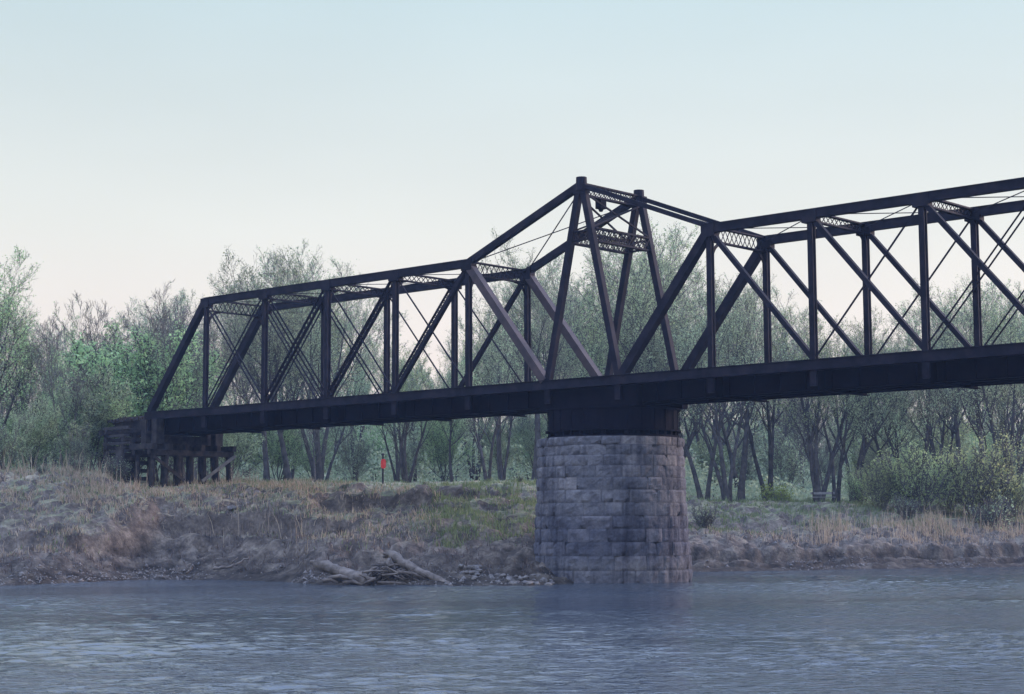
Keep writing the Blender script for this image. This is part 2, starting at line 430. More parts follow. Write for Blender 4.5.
# tower cross bracing
b = MB(); b.laced((0, .2, ZB + HT - .25), (0, W - .2, ZB + HT - .25), .62, (.09, .34), (0, 0, 1), .42, .05, True); b.build('tower_strut', ST, bridge)
zm = ZB + HT * .735
for sd in (-1, 1):
    xm = sd * (.12 + (CC / 2 - .12) * (1 - (zm - ZB) / HT))
    b = MB(); b.laced((xm, .18, zm), (xm, W - .18, zm), .72, (.10, .3), (0, 0, 1), .5, .06, True); b.build('tower_strut', ST, bridge)
    b = MB()
    for p, q in (((sd * .25, .15, ZB + HT - .6), (xm, W - .15, zm + .4)), ((sd * .25, W - .15, ZB + HT - .6), (xm, .15, zm + .4))):
        b.bar(p, q, .09, .09, off=(0, .05 * sd))
    b.build('tower_brace', ST, bridge)
for y in (YN, YF):
    xm = .12 + (CC / 2 - .12) * (1 - (zm - ZB) / HT)
    MB().laced((-xm + .1, y, zm), (xm - .1, y, zm), .5, (.08, .22), (0, 0, 1), .4, .05).build('tower_strut', ST, bridge)
b = MB(); b.box(-.2, .2, 1.45, 1.95, ZB + HT - 1.15, ZB + HT - .62); b.tube([(0, 1.7, ZB + HT - .63), (0, 1.7, ZB + HT - .5)], [.08, .08], 8); b.tube([(0, 1.7, ZB + HT - 1.3), (0, 1.7, ZB + HT - 1.15)], [.1, .16], 8)
b.build('hanging_block', DK, bridge)  # plain dark block hung under the tower's top strut
# floor: floor beams, hangers, stringers, deck, rails
xs = [kx(s, k) for s in (-1, 1) for k in range(0, 7)]
for x in xs:
    b = MB(); b.box(x - .03, x + .03, .28, W - .28, ZB - 1.5, ZB - .48); b.box(x - .19, x + .19, .27, W - .27, ZB - 1.54, ZB - 1.5); b.box(x - .19, x + .19, .30, W - .30, ZB - .47, ZB - .44)
    fb = b.build('floor_beam', DK, bridge)
    for y, s in ((0, 1), (W, -1)):
        MB().box(x - .19, x + .19, y - .1 * s - .06, y - .1 * s + .06, ZB - 1.32, ZB - .535).build('hanger_plate', ST, fb)
for y in (.9, 1.9, W - 1.9, W - .9):
    b = MB(); L = kx(1, 6) + .3
    dp = 1.42
    b.box(-L, L, y - .025, y + .025, ZB - dp, ZB - .42); b.box(-L, L, y - .16, y + .16, ZB - dp - .035, ZB - dp); b.box(-L, L, y - .16, y + .16, ZB - .42, ZB - .39)
    for x in np.arange(-L + 1, L, 1.55): b.box(x - .05, x + .05, y - .11, y + .11, ZB - dp + .02, ZB - .45)
    b.build('stringer', DK, bridge)
b = MB(); x = -kx(1, 6)
while x < kx(1, 6): b.box(x - .11, x + .11, .36, W - .36, ZB - .385, ZB - .2); x += .42
deck = b.build('timber_deck', M['old_timber'], bridge)
for y in (W / 2 - .755, W / 2 + .755):
    MB().box(-kx(1, 6) - .3, kx(1, 6) + .3, y - .035, y + .035, ZB - .198, ZB - .03).build('rail', M['rusty_sunlit_steel'], deck)
# centre: drum, loading girders and ring flanges
b = MB(); R0 = 3.66; cy = W / 2
b.ring(0, cy, R0 - .2, R0, 8.22, 9.5)
for z in (8.22, 9.42): b.ring(0, cy, R0 - .01, R0 + .14, z, z + .08)
for i in range(28):
    a = 2 * math.pi * i / 28; b.bar((math.cos(a) * (R0 + .04), cy + math.sin(a) * (R0 + .04), 8.31), (math.cos(a) * (R0 + .04), cy + math.sin(a) * (R0 + .04), 9.41), .08, .03, (math.cos(a), math.sin(a), 0))
drum = b.build('turntable_drum', DK, bridge)
b = MB(); b.ring(0, cy, R0 - .5, R0 + .05, 7.87, 8.0)
for i in range(36):
    a = 2 * math.pi * i / 36; b.bar((math.cos(a) * (R0 - .42), cy + math.sin(a) * (R0 - .42), 8.11), (math.cos(a) * R0, cy + math.sin(a) * R0, 8.11), .2, .2)
b.build('roller_track', DK, drum)
for y in (.55, W - .55): MB().box(-3.5, 3.5, y - .25, y + .25, 9.505, ZB - .54).build('loading_girder', DK, bridge)
for x in (-2.5, 2.5): MB().box(x - .24, x + .24, .81, W - .81, 9.507, ZB - 1.56).build('loading_girder', DK, bridge)

# ------------------------------------------------------------------ stone pier
pier = empty('stone_pier', (0, W / 2, 0), 'round battered pier of grey rock faced stone blocks standing in the river', 'pier')
def build_pier():
    cx, cy = -.12, W / 2 - .08; z1 = 7.86; rt, rb = 4.05, 4.40
    hs = [.74, .72, .68, .66, .64, .66, .64, .62, .58, .54, .50, .42][:12]; k = (z1 + .15) / sum(hs); hs = [h * k for h in hs]
    V = []; F = []; z = -.15; rr = random.Random(3)
    for ci, h in enumerate(hs):
        a = rr.random() * 6.28; a0 = a; end = a + 2 * math.pi
        cr = rb + (rt - rb) * (z + h / 2) / z1 + (.06 if ci == 11 else 0)
        while a < end - 1e-6:
            wd = rr.uniform(.6, 2.1) / cr
            if end - (a + wd) < .55 / cr: wd = end - a
            nu = max(5, int(wd * cr / .11)); nv = 7; n0 = len(V); g = .007; jit = rr.uniform(-.025, .025); tilt = rr.uniform(-.02, .02)
            chip = rr.random() < .45; ccx, ccy = rr.choice((0, 1)), rr.choice((0, 1))
            for j in range(nv):
                for i in range(nu):
                    fu, fv = i / (nu - 1), j / (nv - 1)
                    aa = a + g / cr + (wd - 2 * g / cr) * fu; zz = z + g + (h - 2 * g) * fv
                    e = min(fu * wd * cr, (1 - fu) * wd * cr, fv * h, (1 - fv) * h)
                    bulge = .03 * min(1, e / .13) ** .6
                    nz = float(fbm(aa * cr * 2.4 + 31, zz * 2.4 + ci * 7.7, 3)) * .10 * min(1, e / .05 + .4)
                    r = cr + jit + tilt * (fu - .5) * 2 + bulge + nz - .03
                    if chip: r -= .16 * max(0, 1 - math.hypot((fu - ccx) * wd * cr / .35, (fv - ccy) * h / .22))
                    V.append((cx + r * math.cos(aa), cy + r * math.sin(aa), zz))
            for j in range(nv - 1):
                for i in range(nu - 1):
                    q = n0 + j * nu + i; F.append((q, q + 1, q + 1 + nu, q + nu))
            # returns into the joint
            ring = [n0 + i for i in range(nu)] + [n0 + j * nu + nu - 1 for j in range(1, nv)] + [n0 + (nv - 1) * nu + i for i in range(nu - 2, -1, -1)] + [n0 + j * nu for j in range(nv - 2, 0, -1)]
            m0 = len(V)
            for q in ring:
                x, y, zq = V[q]; dx, dy = x - cx, y - cy; L = math.hypot(dx, dy); V.append((cx + dx / L * (cr - .1), cy + dy / L * (cr - .1), zq))
            for i in range(len(ring)):
                j = (i + 1) % len(ring); F.append((ring[j], ring[i], m0 + i, m0 + j))
            a += wd
        z += h
    b = MB(); b.v = V; b.f = F; b.build('masonry', M['pier_stone'], pier)
    b = MB(); b.tube([(cx, cy, -3), (cx, cy, z1 - .02)], [rb - .12, rt - .1], 72); b.build('core', M['mortar'], pier)
    b = MB(); b.tube([(cx, cy, z1 - .019), (cx, cy, z1 + .008)], [rt - .1, rt - .12], 72); b.build('cap', M['pier_stone'], pier)
build_pier()

# ------------------------------------------------------------------ timber bents, approach and cribbing at the left end
def ground_at(x, y):
    dx, dy = x - CAM[0], y - CAM[1]
    return float(gz(dx * RX[0] + dy * RX[1], dx * FX[0] + dy * FX[1]))
XE = kx(-1, 6)
OT = M['old_timber']; GT = M['grey_timber']
def pile_bent(x, label, ncol, name='pile_bent', ztop=ZB - 3.0, y0=-1.5, y1=W + 1.5, braces=True, group=None):
    t = empty(name, (x, W / 2, ground_at(x, W / 2)), label, 'pile bent', group)
    rr = random.Random(int(x * 10))
    ys = np.linspace(y0 + .4, y1 - .4, ncol)
    for y in ys:
        lean = (y - W / 2) * .06; zb = ground_at(x, y) - .6
        MB().tube([(x + rr.uniform(-.1, .1), y + lean, zb), (x, y, ztop)], [.2, .165], 9).build('pile', OT, t)
    MB().box(x - .2, x + .2, y0, y1, ztop + .003, ztop + .38).build('cap_beam', OT, t)
    if braces:
        zg = max(ground_at(x, ys[0]), ground_at(x, ys[-1])) + .15
        MB().bar((x + .26, ys[-3] - .3, zg), (x + .26, ys[-1] + .5, ztop + .1), .08, .22).build('brace', GT, t)
        MB().bar((x + .26, ys[2] + .3, zg), (x + .26, ys[0] - .2, ztop - .1), .08, .22).build('brace', OT, t)
    return t
zt = ZB - 3.05
pile_bent(XE + 1.3, 'timber pile bent with a pale diagonal brace under the left bridge end', 7, ztop=zt, y0=-1.0, y1=W + 1.1)
pile_bent(XE - .5, 'timber pile bent behind the braced one, under the left end posts', 7, ztop=zt, y0=-1.0, y1=W + 1.1, braces=False)
# rest platform: caps and blocks that carry the end of the span
t = empty('rest_platform', (XE + 2, W / 2, zt + .39), 'dark timber platform of stringers and blocks carrying the left bridge end on its piles', 'platform')
for y in np.linspace(-.9, W + .9, 6): MB().box(XE - .9, XE + 1.8, y - .17, y + .17, zt + .388, zt + .78).build('beam', OT, t)
for x in (XE - .3, XE + .9):
    for y in (0.0, W): MB().box(x - .28, x + .28, y - .33, y + .33, zt + .785, ZB - (.54 if True else 0)).build('block', OT, t)
for x in (XE + .1,): MB().box(x - .25, x + .25, .36, W - .36, zt + .787, ZB - 1.6).build('block', OT, t)
# approach trestle to the left
t = empty('approach_trestle', (XE - 6, W / 2, ground_at(XE - 6, W / 2)), 'short timber approach trestle with open ties running left from the bridge end into the trees', 'trestle')
for y in (W / 2 - 1.0, W / 2 - .6, W / 2 + .6, W / 2 + 1.0): MB().box(XE - 6.5, XE - .5, y - .15, y + .15, ZB - 1.05, ZB - .42).build('stringer', OT, t)
b = MB(); x = XE - 6.5
while x < XE - .4: b.box(x - .11, x + .11, W / 2 - 1.6 + random.uniform(-.1, .1), W / 2 + 1.6, ZB - .415, ZB - .2); x += .45
tie = b.build('tie_deck', OT, t)
for y in (W / 2 - .755, W / 2 + .755): MB().box(XE - 6.5, XE - .32, y - .035, y + .035, ZB - .197, ZB - .03).build('rail', M['rusty_sunlit_steel'], tie)
for x in (XE - 2.6, XE - 6.0):
    for y in np.linspace(.5, W - .5, 4): MB().tube([(x, y, ground_at(x, y) - .4), (x, y, ZB - 1.41)], [.18, .16], 8).build('pile', OT, t)
    MB().box(x - .18, x + .18, 0, W, ZB - 1.405, ZB - 1.055).build('cap_beam', OT, t)
# retaining crib of weathered timbers
t = empty('timber_crib', (XE - 2.2, -.6, ground_at(XE - 2.2, -.6)), 'stacked weathered grey timbers shoring the bank left of the bridge end', 'crib')
zg = ground_at(XE - 2.2, -.8); i = 0; z = zg - .2
while z < ZB - 1.1:
    ln = random.uniform(2.0, 3.3); o = random.uniform(-.3, .2)
    if i % 2 == 0: MB().bar((XE - 1.0 - ln + o, -1.0, z + .14 + random.uniform(-.03, .03)), (XE - .9 + o, -1.0, z + .14), .2, .2).build('timber', M['mid_timber'] if i % 4 == 0 or z > ZB - 3.2 else OT, t)
    else:
        for x in (XE - 3.4, XE - 1.4): MB().bar((x, -1.35, z + .14), (x, 1.6, z + .14), .26, .27).build('timber', OT, t)
    z += .275; i += 1
b = MB(); b.box(XE - 1.75, XE - .85, -1.62, -1.5, zg + .9, zg + 2.3); b.box(XE - 1.8, XE - .8, -1.66, -1.46, zg + 2.3, zg + 2.38)
b.build('plank_panel', M['mid_timber'], t)

# ------------------------------------------------------------------ trees
class Tree:
    def __init__(s, seed, height, stems=1, kids=(8, 6, 5, 4), first=.3, spread=38, leafn=8000, leaf=.15, up=.10, wander=.11, stemlean=10, trunk_r=None, droop=0, leafmin=2):
        s.r = random.Random(seed); s.mb = MB(); s.leafpts = []; s.kids = kids; s.first = first; s.spread = spread; s.up = up; s.wander = wander; s.leafmin = leafmin
        s.H = height; ph = s.r.random() * 6.28
        for i in range(stems):
            a = ph + 2 * math.pi * i / stems + s.r.uniform(-.4, .4); ln = R(stemlean * s.r.uniform(.6, 1.3)) if stems > 1 else R(s.r.uniform(0, 4))
            d = Vector((math.sin(ln) * math.cos(a), math.sin(ln) * math.sin(a), math.cos(ln)))
            r0 = (trunk_r or height * .014) * s.r.uniform(.75, 1.1) * (1 if stems == 1 else .8)
            off = Vector((math.cos(a), math.sin(a), 0)) * (r0 * .9 if stems > 1 else 0)
            s.grow(off + Vector((0, 0, -.35)), d, height * s.r.uniform(.78, .92) * (1 if i == 0 else s.r.uniform(.78, 1)), r0, 0)
        g = np.random.default_rng(seed)
        if leafn and s.leafpts:
            pts = np.array(s.leafpts); idx = g.integers(0, len(pts), leafn)
            # clumps: some twigs carry many leaves, some none
            wgt = g.random(len(pts)) ** 1.5; wgt /= wgt.sum(); idx = g.choice(len(pts), leafn, p=wgt)
            c = pts[idx] + g.normal(0, .16, (leafn, 3)) * (.6 + 1.2 * g.random((leafn, 1)))
            a = g.normal(size=(leafn, 3)); a /= np.linalg.norm(a, axis=1)[:, None]; bq = np.cross(a, g.normal(size=(leafn, 3))); bq /= np.linalg.norm(bq, axis=1)[:, None]
            sz = leaf * g.uniform(.4, 1.0, (leafn, 1)) * (1 + 1.0 * (g.random((leafn, 1)) < .2)); a *= sz * .62; bq *= sz * .42
            V = np.stack([c - a, c + bq, c + a, c - bq], 1).reshape(-1, 3); s.LV = V; s.LF = np.arange(4 * leafn).reshape(-1, 4)
        else: s.LV = None
    def grow(s, p, d, L, r, lev):
        rn = s.r; nseg = (8, 5, 4, 3, 2)[lev]; sides = (8, 6, 4, 3, 3)[lev]
        pts = [p]; rad = [r * (1.35 if lev == 0 else 1)]; dirs = [d]
        for i in range(nseg):
            w = s.wander * (.55 if lev == 0 else 1.0 + .35 * lev)
            d = (d + Vector((rn.gauss(0, w), rn.gauss(0, w), rn.gauss(0, w * .6) + s.up * (1 if lev else .3)))).normalized()
            p = p + d * (L / nseg); pts.append(p); dirs.append(d)
            f = (i + 1) / nseg; rad.append(max(r * (1 - f) ** .8 * (1 if lev else 1) + .004, .011 if lev > 2 else .014))
        s.mb.tube(pts, rad, sides, cap=False)
        if lev >= s.leafmin:
            for q in pts[1:]: s.leafpts.append(tuple(q))
            for a, b in zip(pts, pts[1:]): s.leafpts.append(tuple((a + b) / 2))
        if lev >= len(s.kids): return
        n = max(1, int(round(s.kids[lev] * rn.uniform(.8, 1.2)))); f0 = s.first if lev == 0 else .22
        ph = rn.random() * 6.28
        for i in range(n):
            f = f0 + (1 - f0) * (i + rn.random() * .8) / n; f = min(f, .98)
            k = min(int(f * nseg), nseg - 1); t = f * nseg - k; q = pts[k].lerp(pts[k + 1], t); dd = dirs[k + 1]
            ph += 2.4 + rn.uniform(-.5, .5); ang = R(s.spread * rn.uniform(.65, 1.3)) * (1 - .25 * f)
            ax = dd.orthogonal().normalized(); ax.rotate(Matrix.Rotation(ph, 3, dd)); nd = dd.copy(); nd.rotate(Matrix.Rotation(ang, 3, ax))
            rr = rad[k] * (1 - t) + rad[k + 1] * t
            l2 = L * (rn.uniform(.42, .62) if lev == 0 else rn.uniform(.4, .62)) * (1.08 - .42 * f)
            s.grow(q, nd, l2, max(rr * rn.uniform(.42, .62), .012), lev + 1)

PROTO = {}
def proto(key, bark, leafmat, **kw):
    t = Tree(**kw); top = max(v[2] for v in t.mb.v)
    me = bpy.data.meshes.new('trunk'); me.from_pydata(t.mb.v, [], t.mb.f); me.update(); me.materials.append(M[bark]); me.polygons.foreach_set('use_smooth', [True] * len(me.polygons))
    lm = np_mesh('crown', t.LV, t.LF, M[leafmat]) if t.LV is not None else None
    PROTO[key] = (me, lm, top)
proto('vase_a', 'bark', 'leaf_grey_green', seed=1, height=21, stems=3, kids=(7, 6, 5, 3), first=.34, spread=30, leafn=12000, leaf=.115, stemlean=9, trunk_r=.42)
proto('vase_b', 'bark', 'leaf_grey_green', seed=2, height=21, stems=2, kids=(8, 6, 5, 4), first=.3, spread=34, leafn=12000, leaf=.115, stemlean=11, trunk_r=.42)
proto('vase_c', 'bark', 'leaf_fresh', seed=3, height=20, stems=4, kids=(6, 5, 5, 3), first=.34, spread=30, leafn=12000, leaf=.115, stemlean=10, trunk_r=.42)
proto('tall_a', 'bark', 'leaf_grey_green', seed=4, height=22, stems=1, kids=(17, 8, 6, 4), first=.30, spread=46, leafn=15000, leaf=.115, trunk_r=.40)
proto('tall_b', 'bark', 'leaf_grey_green', seed=5, height=22, stems=1, kids=(12, 7, 6, 4), first=.42, spread=44, leafn=12000, leaf=.115, trunk_r=.40)
proto('tall_c', 'bark', 'leaf_fresh', seed=6, height=20, stems=1, kids=(17, 8, 5, 4), first=.25, spread=46, leafn=13000, leaf=.115, trunk_r=.40)
proto('bare_a', 'pale_bark', 'leaf_grey_green', seed=7, height=19, stems=2, kids=(9, 7, 6, 5), first=.3, spread=34, leafn=1200, leaf=.11)
proto('bare_b', 'pale_bark', 'leaf_grey_green', seed=8, height=19, stems=1, kids=(13, 8, 6, 5), first=.3, spread=36, leafn=1000, leaf=.11)
proto('young_a', 'bark', 'leaf_fresh', seed=9, height=9, stems=4, kids=(9, 6, 5, 3), first=.12, spread=40, leafn=17000, leaf=.105, stemlean=16, trunk_r=.09, leafmin=1)
proto('young_b', 'bark', 'leaf_grey_green', seed=10, height=10, stems=3, kids=(10, 6, 5, 3), first=.15, spread=42, leafn=17000, leaf=.105, stemlean=13, trunk_r=.10, leafmin=1)
proto('young_c', 'pale_bark', 'leaf_grey_green', seed=15, height=9, stems=5, kids=(9, 6, 4, 3), first=.1, spread=38, leafn=5000, leaf=.14, stemlean=18, trunk_r=.07, leafmin=1)
proto('bush_a', 'pale_bark', 'leaf_bush', seed=12, height=4.2, stems=9, kids=(8, 5, 4), first=.12, spread=30, leafn=11000, leaf=.058, stemlean=26, trunk_r=.04, leafmin=1)
proto('bush_b', 'pale_bark', 'leaf_bush', seed=13, height=3.6, stems=11, kids=(8, 5, 3), first=.1, spread=32, leafn=10000, leaf=.058, stemlean=30, trunk_r=.035, leafmin=1)
proto('brush', 'pale_bark', 'leaf_grey_green', seed=14, height=2.6, stems=10, kids=(7, 5, 3), first=.1, spread=36, leafn=900, leaf=.08, stemlean=30, trunk_r=.03, leafmin=1)
proto('small_yellow', 'pale_bark', 'leaf_yellow', seed=16, height=1.0, stems=10, kids=(6, 4), first=.1, spread=35, leafn=2500, leaf=.07, stemlean=38, trunk_r=.02, leafmin=1)

def plant(name, key, px, d, h, label, cat='tree', group=None, rot=None, wide=1.0):
    u = px_u(px, d); x, y = uv_xy(u, d); z = float(gz(u, d)); me, lm, top = PROTO[key]
    o = empty(name, (x, y, z - .05), label, cat, group); s = h / top
    o.scale = (s * wide, s * wide, s); o.rotation_euler = (0, 0, random.uniform(0, 6.28) if rot is None else rot)
    names = ('trunk', 'crown') if cat == 'tree' else ('stems', 'foliage')
    for nm, m in zip(names, (me, lm)):
        if m is None: continue
        c = bpy.data.objects.new(nm, m); link(c); c.parent = o
    return o
def h_for(px, d, ytop):
    u = px_u(px, d); return (CAM[2] + (529 - ytop) / FPX * d - float(gz(u, d))) * 1.10

# trees one can tell apart
named = [
 ('vase_a', 727, 146, 300, 'thick dark trunk forking low into rising limbs, right beside the stone pier', 1.9),
 ('vase_b', 704, 151, 290, 'slimmer twin trunked dark tree close against the right edge of the pier', .4),
 ('tall_b', 740, 152, 285, 'straight single dark trunk just behind the low forked tree right of the pier', 2.2),
 ('vase_c', 818, 149, 320, 'cluster of leaning dark trunks behind the pale bench', 0.9),
 ('vase_b', 836, 150, 318, 'dark forked tree standing right of the bench among the leaning trunks', 2.9),
 ('vase_a', 853, 156, 325, 'multi stemmed tree between the bench trunks and the green bushes', 4.1),
 ('vase_b', 914, 158, 318, 'forked dark tree rising behind the large pale green bush', 1.4),
 ('tall_a', 992, 150, 292, 'stout dark trunk near the right picture edge with a leafy crown', .3),
 ('vase_a', 1008, 147, 300, 'leaning dark stems at the right picture edge beside the bushes', 5.1),
 ('tall_b', 958, 162, 300, 'tall leafy tree seen through the right span above the bushes', 3.1),
 ('tall_a', 288, 146, 262, 'tallest rounded grey green tree above the left span top chord', 1.2),
 ('vase_a', 318, 150, 262, 'broad tree just right of the tallest crown over the left span', 2.4),
 ('tall_c', -2, 128, 262, 'large leafy tree cut by the left picture edge', .8),
 ('bare_a', 64, 127, 322, 'slender dark bare tree standing out before the green thicket at far left', 2.0),
 ('vase_c', 405, 133, 350, 'leaning dark trunks just right of the red marker', 1.1),
 ('vase_b', 487, 131, 330, 'clump of dark trunks on the bank just left of the pier', .2),
 ('tall_a', 672, 158, 236, 'tall leafy tree filling the sky right of the centre tower', .5),
 ('tall_c', 640, 165, 262, 'leafy tree seen between the centre tower legs', 4.5),
 ('tall_b', 535, 150, 252, 'tall airy tree behind the left leg of the centre tower', 3.3),
 ('vase_a', 768, 160, 292, 'round topped tree framed by the first opening of the right span', 2.6),
 ('bare_b', 185, 136, 292, 'bare grey tree fanning out above the left end post', 2.3),
 ('bare_a', 100, 140, 308, 'bare twiggy tree rising over the green thicket at left', 3.7),
 ('bare_b', 315, 128, 400, 'slim bare tree on the bank edge under the left span', 1.5),
 ('tall_c', 32, 134, 322, 'bushy green tree beside the large one at the left edge', 5.5),
]
for key, px, d, yt, lab, rot in named:
    plant('pine_tree' if False else 'tree', key, px, d, h_for(px, d, yt), lab, rot=rot)

# the wood behind: individual trees, rows going back
TPX = [-300, -60, 0, 30, 70, 110, 150, 180, 205, 245, 270, 300, 335, 370, 400, 425, 450, 480, 500, 530, 560, 620, 660, 680, 700, 735, 778, 804, 830, 870, 900, 930, 970, 1000, 1024, 1300]
TPY = [280, 265, 285, 330, 318, 312, 302, 298, 290, 268, 256, 260, 275, 300, 340, 362, 345, 300, 285, 262, 275, 265, 246, 250, 280, 288, 294, 326, 345, 332, 318, 308, 292, 288, 298, 290]
KIND = {'vase_a': ('many stemmed grey green spring tree deep in the wood', 'v'), 'vase_b': ('forked grey green spring tree deep in the wood', 'v'), 'vase_c': ('many stemmed fresh green tree deep in the wood', 'v'),
        'tall_a': ('tall single trunked grey green tree deep in the wood', 't'), 'tall_b': ('tall single trunked airy tree deep in the wood', 't'), 'tall_c': ('tall single trunked fresh green tree deep in the wood', 't'),
        'bare_a': ('bare forked grey tree deep in the wood', 'b'), 'bare_b': ('bare single trunked grey tree deep in the wood', 'b')}
rr = random.Random(21)
for d, step, low in ((160, 66, 50), (174, 60, 25), (198, 50, 10), (240, 46, 0)):
    px = -70 + rr.uniform(0, step)
    while px < 1100:
        key = rr.choice(['vase_a', 'vase_b', 'vase_c', 'tall_a', 'tall_b', 'tall_c'] if px > 230 else ['vase_a', 'bare_a', 'bare_b', 'bare_a', 'bare_b', 'tall_a', 'vase_c'])
        if 790 < px < 900 and rr.random() < .5: key = rr.choice(['bare_a', 'bare_b'])
        if 742 < px < 806 and d < 190: px += 20; continue
        dd = d + rr.uniform(-5, 5); yt = float(np.interp(px, TPX, TPY)) + abs(rr.gauss(0, 1)) * low * .6 + rr.uniform(2, 22)
        plant('tree', key, px, dd, h_for(px, dd, yt), KIND[key][0], group='trees deep in the wood behind the bridge', rot=rr.uniform(0, 6.28), wide=rr.uniform(.85, 1.1))
        px += step * rr.uniform(.75, 1.25)
# young growth under the tall trees
for d, step, hmin, hmax in ((136, 52, 5, 8), (166, 44, 5, 8), (184, 38, 6, 10), (215, 32, 8, 12), (250, 32, 10, 14)):
    px = -60 + rr.uniform(0, step)
    while px < 1090:
        dd = d + rr.uniform(-4, 4); key = rr.choice(['young_a', 'young_b', 'young_c'])
        ok = not (d < 140 and px > 240) and not (d < 168 and 690 < px < 860)
        if ok: plant('young_tree', key, px, dd, rr.uniform(hmin, hmax), {'young_a': 'young fresh green thicket tree under the taller trees', 'young_b': 'young grey green thicket tree under the taller trees', 'young_c': 'thin twiggy young tree under the taller trees'}[key], group='young trees filling the wood', rot=rr.uniform(0, 6.28))
        px += step * rr.uniform(.7, 1.3)
# front thicket at far left and shrubs
front = [
 ('young_a', 128, 134, 330, 'broad fresh green young tree behind the approach trestle'), ('young_b', 88, 128, 372, 'grey green young tree right of the slender bare tree'),
 ('young_a', 160, 140, 338, 'soft green young tree left of the leaning end post'), ('young_b', 30, 124, 400, 'dense young tree at the far left above the tan grass'),
 ('young_a', 98, 129, 400, 'bright green young tree at the far end of the approach trestle'), ('young_c', 5, 122, 410, 'twiggy young tree at the left picture edge'),
 ('young_c', 76, 122.5, 425, 'thin twiggy young tree left of the timber crib')]
for key, px, d, yt, lab in front: plant('young_tree', key, px, d, h_for(px, d, yt), lab, wide=1.1)
shr = [
 ('bush_a', 882, 144, 466, 'wide pale green bush, left one of the bushes on the right bank'), ('bush_b', 918, 143, 458, 'tallest rounded pale green bush in the middle of the right bank bushes'),
 ('bush_a', 950, 146, 468, 'pale green bush behind and right of the tallest bush'), ('bush_b', 978, 143, 452, 'upright green bush with a pointed top near the right edge'),
 ('bush_a', 1015, 144, 480, 'green bush cut by the right picture edge'), ('bush_a', 860, 148, 476, 'low green bush at the left end of the bushes, near the bench'),
 ('brush', 905, 139, 497, 'twiggy brush in front of the tallest bush'), ('brush', 990, 139, 499, 'twiggy brush low before the pointed bush'),
 ('small_yellow', 777, 147, 489, 'small yellow green bush on the lawn between the two trunk groups'),
 ('brush', 345, 117, 482, 'dark twiggy brush on the broken bank edge, left of the red marker'), ('brush', 425, 121, 480, 'twiggy brush along the bank edge right of the red marker'),
 ('brush', 300, 119, 484, 'twiggy brush on the bank right of the pile bents'), ('brush', 116, 121.5, 455, 'thin twiggy brush in the tan grass before the timber crib'),
 ('brush', 40, 116, 462, 'bare brush on the tan slope at far left'), ('brush', 75, 118.5, 455, 'bare brush under the slender bare tree'), ('brush', 520, 118, 482, 'twiggy brush against the left side of the pier'),
 ('brush', 705, 130, 505, 'twiggy brush at the foot of the slope right of the pier')]
for key, px, d, yt, lab in shr: plant('bush', key, px, d, max(.5, h_for(px, d, yt)) * (1.2 if 'bush' in key else 1), lab, 'bush', wide=1.0)

# ------------------------------------------------------------------ grass, dry stalks (uncountable)
def grass(name, mat, n, fn, hmin, hmax, wid, lean, label):
    """fn(u, d, t, px, py) -> density 0..1"""
    g = np.random.default_rng(abs(hash(name)) % 1000 if False else len(name) * 7 + n % 97)
    m = n * 6; u = g.uniform(-42, 50, m); d = g.uniform(88, 168, m)
    t = d - shore(u); z = gz(u, d); px = 512 + FPX * u / d; py = 529 - FPX * (z - CAM[2]) / d
    den = fn(u, d, t, px, py) * np.clip(.55 + 1.3 * fbm(u * .3, d * .3, 2) + 2.2 * fbm(u * 1.1 + 7, d * 1.1, 2), .03, 1)
    keep = (g.random(m) < den) & (t > .4)
    # not inside the pier
    X, Y = uv_xy(u, d); keep &= (np.hypot(X, Y - W / 2) > 4.7)
    idx = np.nonzero(keep)[0][:n]; k = len(idx); X = X[idx]; Y = Y[idx]; Z = z[idx]
    hgt = g.uniform(hmin, hmax, k) * (.6 + .8 * np.clip(.5 + fbm(u[idx] * .8 + 40, d[idx] * .8, 2), 0, 1))
    a = g.uniform(0, 6.28, k); la = g.uniform(0, 6.28, k); ln = g.random(k) * lean * hgt; w = wid * g.uniform(.6, 1.3, k)
    base = np.stack([X, Y, Z - .04], -1); wv = np.stack([np.cos(a), np.sin(a), 0 * a], -1) * w[:, None] / 2
    lv = np.stack([np.cos(la) * ln, np.sin(la) * ln, hgt], -1)
    mid = base + lv * np.array([.4, .4, .6])
    V = np.stack([base - wv, base + wv, mid + wv * .8, mid - wv * .8, base + lv], 1).reshape(-1, 3)
    i = np.arange(k)[:, None] * 5
    F = np.concatenate([np.concatenate([i, i + 1, i + 2], 1), np.concatenate([i, i + 2, i + 3], 1), np.concatenate([i + 3, i + 2, i + 4], 1)])
    o = link(bpy.data.objects.new(name, np_mesh(name, V, F, M[mat]))); tag(o, label, 'grass', kind='stuff')
    return o
def d_tan(u, d, t, px, py):
    left = (px < 560) * sm((t - 7) / 5) * sm((30 - t) / 6) * (.35 + .65 * sm((260 - px) / 120))
    mid = (px > 260) * (px < 440) * sm((t - 8) / 4) * sm((26 - t) / 4) * .5
    left = left * (1 - .85 * (px > 425))
    right = (px > 690) * sm((t - 4) / 4) * sm((16 - t) / 6) * (.25 + .6 * sm((px - 780) / 100))
    return np.maximum(np.maximum(left, mid), right)
def d_green(u, d, t, px, py):
    g1 = sm((px - 405) / 40) * (px < 550) * sm((t - 8) / 3) * sm((34 - t) / 8) * 1.6
    g2 = (px > 680) * sm((t - 7) / 6) * sm((48 - t) / 15) * .7
    g3 = (px < 420) * sm((t - 6) / 6) * sm((45 - t) / 15) * .22
    return np.maximum(np.maximum(g1, g2), g3)
def d_brown(u, d, t, px, py):
    return (px < 560) * sm((t - 1.5) / 3) * sm((15 - t) / 6) * .8 + (px > 690) * sm((t - 4) / 2) * sm((12 - t) / 4) * .5
